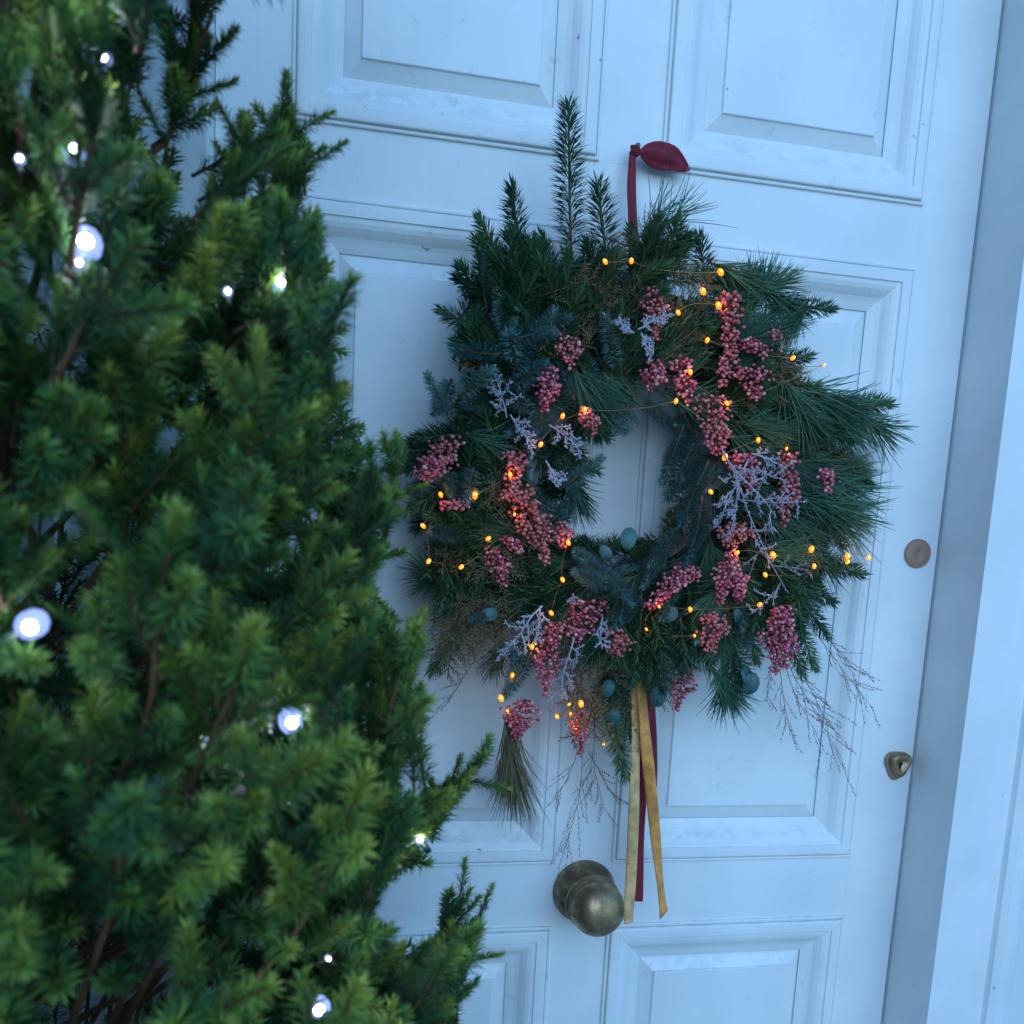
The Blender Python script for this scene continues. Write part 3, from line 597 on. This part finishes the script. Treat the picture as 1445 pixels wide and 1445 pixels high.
# ribbons (strips with thickness)
def ribbon(name, path, wpx, ys, m, wave=.0, label=None, slant=0):
    C_ = np.array([at(x, y, yy) for (x, y), yy in zip(path, ys)]); n = 22; tt = np.linspace(0, 1, n); x = tt * (len(C_) - 1); Q = np.array([np.interp(x, range(len(C_)), C_[:, k]) for k in range(3)]).T
    for _ in range(3): Q[1:-1] = (Q[:-2] + 2 * Q[1:-1] + Q[2:]) / 4
    w = np.interp(x, range(len(C_)), wpx if isinstance(wpx, (list, tuple)) else [wpx] * len(C_)) / 1130.0
    T = np.gradient(Q, axis=0); V = []; 
    for i in range(n):
        s_ = unit(np.cross(T[i], (0, -1, 0))); s_ = unit(s_ + np.array([0, 1.8 * wave * math.sin(i * .42 + path[0][0]), 0])); nn = unit(np.cross(s_, T[i]))
        dz = np.array([0, 0, slant * (1 if i == n - 1 else 0)])
        for k in (-1, -.5, 0, .5, 1):
            c = Q[i] + s_ * w[i] * .5 * k + nn * .0008 * (1 - k * k) + dz * k
            V.append(c)
        for k in (1, .5, 0, -.5, -1): V.append(Q[i] + s_ * w[i] * .5 * k + nn * .0008 * (1 - k * k) - nn * .0009 + dz * k)
    Fc = []
    for i in range(n - 1):
        for j in range(10): a, b_ = i * 10 + j, i * 10 + (j + 1) % 10; Fc.append((a, b_, b_ + 10, a + 10))
    Fc += [tuple(range(10)), tuple(range(n * 10 - 1, n * 10 - 11, -1))]
    o = obj(name, mesh(name, np.array(V) - WC, Fc, m, smooth=True), wr)
    if label: o['label'] = label
    return o
ribbon('ribbon_tail', [(900, 930), (898, 1050), (893, 1180), (887, 1303)], 16.5, [-.10, -.085, -.088, -.096], M_beige, .25, 'beige velvet ribbon tail')
ribbon('ribbon_tail', [(919, 930), (920, 1020), (922, 1112)], 14, [-.085, -.06, -.05], M_red, .2, 'short burgundy ribbon tail behind the ochre one')
ribbon('ribbon_tail', [(916, 930), (910, 1060), (904, 1180), (901, 1272)], 13.5, [-.09, -.07, -.065, -.07], M_red, .15, 'long burgundy velvet ribbon tail')
ribbon('ribbon_tail', [(902, 930), (911, 1040), (920, 1130), (929, 1220), (937, 1291)], [17, 18, 17, 15, 13], [-.108, -.092, -.085, -.08, -.08], M_ochre, .3, 'ochre velvet ribbon tail', slant=-.005)
ribbon('hanging_ribbon', [(896, 400), (894, 330), (891, 262), (893, 214)], [15, 15, 13, 9], [-.09, -.055, -.026, -.018], M_red, .1, 'burgundy ribbon running up to the nail')
def bowloop():
    # leaf-shaped loop: two skins bulging apart, from the knot to the tip
    V = []; n, k = 14, 9; ax = [at(x, y, -.02) for x, y in ((902, 213), (925, 217), (950, 224), (973, 240))]; ax = np.array(ax)
    for i in range(n):
        t = i / (n - 1); c = on_curve(ax, np.array([t]))[0]; w = .0155 * math.sin(math.pi * min(1, t ** .85)) ** .75 + .0012
        T = unit(ax[-1] - ax[0]); s_ = unit(np.cross(T, (0, -1, 0)))
        for j in range(2 * k):
            a = 2 * math.pi * j / (2 * k); V.append(c + s_ * w * math.cos(a) + np.array([0, -1, 0]) * (.42 * w * math.sin(a) * (1 + .55 * math.sin(5 * a + 2.2 * t)) + .0022 * math.sin(3.2 * math.cos(a) + 5 * t) * math.sin(math.pi * t)) - WC)
    m2 = 2 * k; Fc = [(i * m2 + j, i * m2 + (j + 1) % m2, (i + 1) * m2 + (j + 1) % m2, (i + 1) * m2 + j) for i in range(n - 1) for j in range(m2)] + [tuple(range(m2)), tuple(range(n * m2 - 1, n * m2 - 1 - m2, -1))]
    o = obj('bow_loop', mesh('bow_loop', V, Fc, M_red, smooth=True), wr); o['label'] = 'burgundy bow loop at the top'
    kp = at(897, 213, -.02); nb = NB(); nb.add(ICO2[0] * np.array([.0065, .0055, .0055]) + kp - WC, ICO2[1]); V2, F2 = tube(np.array([at(890, 208, -.02), at(899, 207, -.024), at(905, 216, -.022), at(897, 219, -.02)]) - WC, .0028, 6); nb.add(V2, F2)
    obj('ribbon_knot', nb.mesh('ribbon_knot', [M_red], True), wr)
bowloop()

# warm fairy lights on the wreath
wl = thing('fairy_lights', 'string of small warm orange lights on copper wire wound through the wreath', 'string lights', tuple(WC))
WB = [(854, 369), (891, 368), (1017, 384), (992, 411), (1014, 431), (957, 441), (998, 480), (1119, 505), (1163, 515), (1026, 569), (974, 525), (954, 566), (825, 578), (794, 587), (763, 627), (720, 670), (670, 699), (622, 698), (597, 742), (605, 792), (651, 800), (689, 760), (726, 726),
      (802, 766), (794, 818), (778, 865), (751, 913), (723, 953), (707, 985), (716, 1003), (786, 1011), (803, 994), (820, 993), (805, 1007), (812, 1024), (852, 1050), (980, 897), (912, 888), (930, 856), (974, 860), (1072, 853), (1040, 780), (1091, 783), (1080, 811), (1149, 799), (1145, 775), (1196, 793), (1196, 785), (1226, 787),
      (1110, 633), (1070, 621), (1023, 645), (1003, 694)]
BIG = {(707, 985), (820, 993), (992, 411), (1014, 431), (1196, 785), (1023, 645), (670, 699), (1091, 783), (1145, 775), (1017, 384)}
SMALL = {(1163, 515), (726, 726), (716, 1003), (803, 994), (805, 1007), (812, 1024), (852, 1050), (980, 897), (912, 888), (930, 856), (1110, 633)}
def bulbmesh(s, name, mg, mc):
    nb = NB(); V = ICO2[0].copy(); V[:, 2] *= 1.45; nb.add(V * .0026 * s, ICO2[1], 0)
    V = ICO1[0].copy(); nb.add(V * .0013 * s + np.array([0, -.0021 * s, .0008 * s]), ICO1[1], 1); return nb.mesh(name, [mg, mc], True)
bm_ = {k: bulbmesh(k, 'bulb', M_warm, M_warmcore) for k in (.62, .95, 1.25)}
wp = []
for p in WB:
    s = 1.25 if p in BIG else .62 if p in SMALL else .95; w = at(*p, -.140 + (.045 if p[1] > 1000 else 0) + (.02 if p[0] > 1180 else 0)); wp.append(w)
    obj('bulb', bm_[s], wl, mtx=Matrix.Translation(Vector(w - WC)) @ Matrix.Rotation(rnd.uniform(-.9, .9), 4, 'Y'))
for i, w in enumerate(wp):
    ld = bpy.data.lights.get('warm_lamp') or bpy.data.lights.new('warm_lamp', 'POINT'); ld.energy = .0022; ld.color = (1.0, .36, .06); ld.shadow_soft_size = .002
    lo_ = bpy.data.objects.new('bulb_light', ld); col.objects.link(lo_); lo_.parent = wl; lo_.location = tuple(w - WC + np.array([0, -.006, 0]))
nb = NB()
for i in range(len(wp) - 1):
    a, b_ = wp[i], wp[i + 1]; d = np.linalg.norm(b_ - a)
    mid = np.array([rnd.gauss(0, .1), 0, rnd.gauss(0, .1)]) * d; tt = np.linspace(0, 1, 9)[:, None]
    P = a + (b_ - a) * tt + (mid * (0 if d > .16 else 1) + np.array([0, .012 if d < .16 else .07, 0])) * (4 * tt * (1 - tt)); V, Fc = tube(P - WC, .00036, 4); nb.add(V, Fc)
obj('wire', nb.mesh('wire', [M_wire]), wl)

# ------------------------------------------------------------------ conifer
TX, TY = -.62, -.45
tree = thing('conifer', 'bushy green conifer with short needles standing in front of the door at left', 'tree', (TX, TY, 0))
TO = np.array([TX, TY, 0.0])
EDGE = [(-900, -900), (215, -900), (212, 0), (208, 60), (175, 115), (160, 145), (175, 170), (225, 175), (255, 195), (275, 220), (258, 255), (290, 300), (318, 200), (315, 160), (345, 165), (385, 150), (420, 158), (432, 200), (458, 235), (466, 300), (488, 350), (480, 400), (480, 440), (500, 505), (500, 560), (525, 610), (520, 670), (545, 640), (575, 642), (582, 700),
        (568, 730), (590, 765), (545, 800), (525, 835), (570, 838), (605, 865), (600, 930), (612, 990), (605, 1050), (585, 1100), (615, 1095), (650, 1070), (690, 1072), (665, 1120), (640, 1165), (600, 1185), (605, 1235), (550, 1230), (530, 1262), (570, 1320), (600, 1330), (620, 1280), (650, 1258), (690, 1300), (688, 1370), (650, 1410), (640, 1600), (700, 2600), (-900, 2600)]
GAP = [(222, -20), (245, -20), (250, 60), (225, 130), (180, 165), (135, 160), (175, 130), (222, 90)]
GAP2 = [(165, 150), (195, 140), (190, 180), (165, 170)]
CB = [((130, 78), 1.0, .55), ((147, 86), .8, .5), ((104, 217), 1.15, .5), ((28, 225), .5, .4), ((122, 345), 1.6, .5), ((112, 372), .6, .5), ((395, 401), 1.0, .5), ((321, 412), .55, .5), ((45, 881), 1.5, .6), ((410, 1017), 1.5, .6), ((289, 1046), .45, .5), ((591, 1183), .9, .5), ((449, 1420), 1.4, .6), ((463, 1352), .4, .5)]
def rz(z): return .405 - .22 * (z - 1.05) if z > .8 else .46          # tree radius by height
def bulb_world(px, f):
    # depth on the near flank of the tree
    d = ray(*px); best = None
    for t in np.linspace(.4, 1.3, 400):
        p = C + d * t; r = math.hypot(p[0] - TX, p[1] - TY)
        if r < rz(p[2]) * .86: return p
        if best is None or r < best[0]: best = (r, p)
    return best[1]
cbw = [(bulb_world(p, f), s, p) for p, s, f in CB]
trunk_top = 2.30
V, Fc = tube([(0, 0, 0), (.005, .004, .6), (-.004, 0, 1.3), (.003, 0, 1.9), (0, 0, trunk_top)], [.032, .028, .021, .012, .004], 8)
obj('trunk', mesh('trunk', V, Fc, M_bark, smooth=True), tree)
SH = []
SL = [.046, .055, .064, .050, .060, .042, .070]
def tipattr(nb, L):
    V, Fc, Mi = nb.out(); return np.clip(V[:, 2] / (L * 1.15), 0, 1) ** 1.6
def tshoot(L, n, w): return shoot_geo(L, .0180, n, (12, 50), w, 1.0, .0013, (rnd.uniform(-.2, .2) * L, rnd.uniform(-.2, .2) * L), -.18, jit=.19, simple=True)
for L in SL: SH.append(tshoot(L, int(60 + L * 2300), .0016))
LO = [tshoot(L, 70, .0030) for L in SL]
shmesh = []
for s_, L in zip(SH, SL):
    m_ = s_.mesh('shoot', [M_treeO, M_bark]); a_ = m_.attributes.new('tip', 'FLOAT', 'POINT'); a_.data.foreach_set('value', tipattr(s_, L).astype(np.float32)); shmesh.append(m_)
shout = [s_.out() + (tipattr(s_, L),) for s_, L in zip(SH, SL)]; loout = [s_.out() + (tipattr(s_, L),) for s_, L in zip(LO, SL)]
placed = []   # (matrix np 4x4, variant, distance, tint)
def can(tip, mid):
    pt = proj(tip); pm = proj(mid)
    if pt[1] > -60 and pt[0] > -200:
        if not inside(pt, EDGE) or inside(pt, GAP) or inside(pm, GAP): return False
        if not inside(pm, EDGE): return False
    dc = np.linalg.norm(tip - C)
    for w, s, p in cbw:
        if dc < np.linalg.norm(w - C) + .012:
            for q in (pt, pm):
                if math.hypot(q[0] - p[0], q[1] - p[1]) < 13 + 9 * s: return False
    return True
def add_shoot(base, d, sc, force=False, tint_=None):
    d = unit(d); v = rnd.randrange(7); L = SL[v] * sc
    if not force and not can(base + d * (L + .008), base + d * L * .5): return False
    m = np.array(frame_mtx(base, d, face=(rnd.gauss(0, 1), rnd.gauss(0, 1), .01), scale=sc, rel=TO)); placed.append((m, v, np.linalg.norm(base + d * L - C), min(1, max(0, (rnd.random() if tint_ is None else tint_) + rnd.gauss(0, .12))))); return True
brn = NB(); nbranch = 0
def branch(tip, d, nsh, Ls=.14, force=False):
    """a leafy branch ending at tip with direction d"""
    global nbranch
    if not force and not can(tip, tip): return
    d = unit(d); rad = tip - np.array([TX, TY, tip[2]]); root = np.array([TX, TY, max(.15, tip[2] - np.linalg.norm(rad) * .8 - .05)])
    P = np.array([root, root * [1, 1, 0] + rad * .55 * [1, 1, 0] + [0, 0, tip[2] - np.linalg.norm(rad) * .42 - .05], tip - d * Ls * .8, tip]); tt = np.linspace(0, 3, 12); i = np.minimum(tt.astype(int), 2); P = np.array([np.interp(tt, range(4), P[:, k]) for k in range(3)]).T
    if force: root = tip - d * Ls; P = np.array([root + (np.array([TX, TY, root[2] - .12]) - root) * t for t in (.10, .05)] + [tip - d * Ls * t for t in (1, .8, .6, .4, .2, 0)]); P = np.array([np.interp(np.linspace(0, 7, 12), range(8), P[:, k]) for k in range(3)]).T
    ok = 0
    bt = rnd.random()
    if add_shoot(tip - d * (.055 if force else .012), d + nr.normal(0, .05, 3), .9 if force else 1.0, force, bt): ok += 1
    else: ok = -6
    n = nsh - 1; tb = np.clip(rnd.gauss(.5, .22), 0, 1)
    for j in range(n):
        t = 1 - (j + .4) / n * 1.1; bp = tip - d * Ls * (1 - t) ** 1.0 + nr.normal(0, .003, 3); a = rnd.uniform(0, 2 * math.pi) if not force else j * 2.4
        o = unit(np.cross(d, [math.cos(a), math.sin(a), .3])); ang = math.radians(rnd.uniform(12, 62)); dd = d * math.cos(ang) + o * math.sin(ang) + np.array([0, 0, .12])
        if add_shoot(bp, dd, rnd.uniform(.6, .8) if force else rnd.uniform(.7, 1.0), force, bt - .15): ok += 1
    bad = sum(1 for q in P if (lambda z: not inside(z, EDGE) or inside(z, GAP))(proj(q)))
    if ok > (2 if force else 5) and (force or bad < 1): V, Fc = tube(P - TO, np.linspace(.0024 if force else .0034, .0014, 12), 5); lt = (V, Fc); obj('branch', mesh('branch', V, Fc, M_bark, smooth=True), tree); nbranch += 1
# spread branch tips over the cone (all round; fewer behind)
k = 0; tips = []
for tries in range(9000):
    z = rnd.uniform(.45, 2.40); ph = rnd.uniform(0, 2 * math.pi); r = rz(z) * rnd.uniform(.82, 1.08)
    if z > 2.2: r *= max(.2, 1 - (z - 2.2) * 2)
    tip = np.array([TX + r * math.cos(ph), TY + r * math.sin(ph), z]); toC = unit(C[:2] - np.array([TX, TY])); f = math.cos(ph) * toC[0] + math.sin(ph) * toC[1]
    md = .059 if f > -.35 else .095
    if z < .75: md = .10
    if any(np.linalg.norm(tip - q) < md for q in tips): continue
    if np.linalg.norm(tip - C) < .34: continue
    tips.append(tip)
for tip in tips:
    for q_ in range(5):
        if can(tip, tip): break
        tip = np.array([TX, TY, tip[2]]) + (tip - np.array([TX, TY, tip[2]])) * .9
    o = unit([tip[0] - TX, tip[1] - TY, 0]); branch(tip, o * rnd.uniform(.35, .8) + np.array([0, 0, rnd.uniform(.6, 1.1)]) + nr.normal(0, .17, 3), 13, .105)
# inner shoots for depth, tinted dark to paint in the crown's self-shadow
for i in range(1900):
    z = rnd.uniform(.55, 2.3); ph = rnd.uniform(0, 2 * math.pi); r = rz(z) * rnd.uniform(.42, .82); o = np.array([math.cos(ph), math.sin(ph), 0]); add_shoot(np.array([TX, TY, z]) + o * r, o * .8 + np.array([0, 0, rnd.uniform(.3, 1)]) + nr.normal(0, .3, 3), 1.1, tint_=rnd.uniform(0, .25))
# sprigs that stick out at the edge, by place
for (a, b_, y, n) in [((240, 190), (283, -15), -.42, 14), ((235, 200), (272, 90), -.43, 8), ((262, 110), (300, 20), -.43, 5), ((545, 760), (562, 648), -.42, 6), ((590, 1150), (678, 1080), -.40, 8), ((590, 1400), (652, 1268), -.40, 8), ((630, 1400), (676, 1310), -.40, 6), ((385, 270), (398, 172), -.42, 10), ((345, 270), (345, 185), -.42, 8), ((420, 280), (424, 212), -.42, 6)]:
    p = at(*a, y); q = at(*b_, y); branch(q, q - p, n, np.linalg.norm(q - p), True)
placed.sort(key=lambda x: x[2])
# the 300 nearest in view as parts, the rest joined
inview = []
rest = []
for pl in placed:
    p = proj(pl[0][:3, 3] + TO)
    (inview if len(inview) < 300 and -40 < p[0] < 760 and -40 < p[1] < 1485 else rest).append(pl)
for m, v, d, t_ in inview: obj('shoot', shmesh[v], tree, mtx=Matrix(m.tolist())).color = (t_, t_, t_, 1)
Vs, Fs, Ms, Ts, Tp, n = [], [], [], [], [], 0
toC = unit(C[:2] - np.array([TX, TY]))
for m, v, d, t_ in rest:
    q = m[:2, 3]; p = proj(m[:3, 3] + TO); back = q @ toC < -.04 or not (-60 < p[0] and -60 < p[1] < 1500)
    V, Fc, Mi, tp = (loout if back else shout)[v]; V2 = V @ m[:3, :3].T + m[:3, 3]; Vs.append(V2); Fs.append(Fc + n); Ms.append(Mi); Ts.append(np.full(len(V), t_)); Tp.append(tp); n += len(V)
fme = mesh('foliage', np.concatenate(Vs), np.concatenate(Fs), [M_treeA, M_bark], np.concatenate(Ms), tint=np.concatenate(Ts))
a_ = fme.attributes.new('tip', 'FLOAT', 'POINT'); a_.data.foreach_set('value', np.concatenate(Tp).astype(np.float32))
fo = obj('foliage', fme, tree); fo['kind'] = 'stuff'
# tips

# cold fairy lights on the tree
tl = thing('fairy_lights', 'string of cold white lights on dark cable draped over the green conifer', 'string lights', (TX, TY, 0))
cm = {}
for w, s, p in cbw:
    if s not in cm:
        nb = NB(); V = ICO2[0].copy(); V[:, 2] *= 1.2; nb.add(V * .0052 * s, ICO2[1], 0); nb.add(ICO2[0] * .0024 * s + np.array([.0006, -.0040, 0]) * s, ICO2[1], 1); Vt, Ft = tube([(0, 0, -.0165 * s), (0, 0, -.005 * s)], .003 * s, 8); nb.add(Vt, Ft, 2); cm[s] = nb.mesh('bulb', [M_cold, M_coldcore, M_gwire], True)
    obj('bulb', cm[s], tl, mtx=Matrix.Translation(Vector(w - TO)) @ Matrix.Rotation(rnd.uniform(-1, 1), 4, 'Y'))
for w, s, p in cbw:
    if s < .7: continue
    ld = bpy.data.lights.get('cold_lamp') or bpy.data.lights.new('cold_lamp', 'POINT'); ld.energy = .012; ld.color = (.72, .84, 1.0); ld.shadow_soft_size = .003
    lo_ = bpy.data.objects.new('bulb_light', ld); col.objects.link(lo_); lo_.parent = tl; lo_.location = tuple(w - TO + unit(C - w) * .012)
order = sorted(cbw, key=lambda x: x[0][2]); nb = NB()
for (a, s1, _), (b_, s2, _) in zip(order[:-1], order[1:]):
    tt = np.linspace(0, 1, 14)[:, None]; P = a + (b_ - a) * tt
    ax = np.array([TX, TY, 0]); 
    for i in range(1, 13):
        o = P[i] - ax; o[2] = 0; r = np.linalg.norm(o); P[i] = P[i] - unit(o) * .03 * math.sin(math.pi * i / 13) + [0, 0, -.01 * math.sin(math.pi * i / 13)]
    V, Fc = tube(P - TO, .0011, 5); nb.add(V, Fc)
obj('cable', nb.mesh('cable', [M_gwire]), tl)
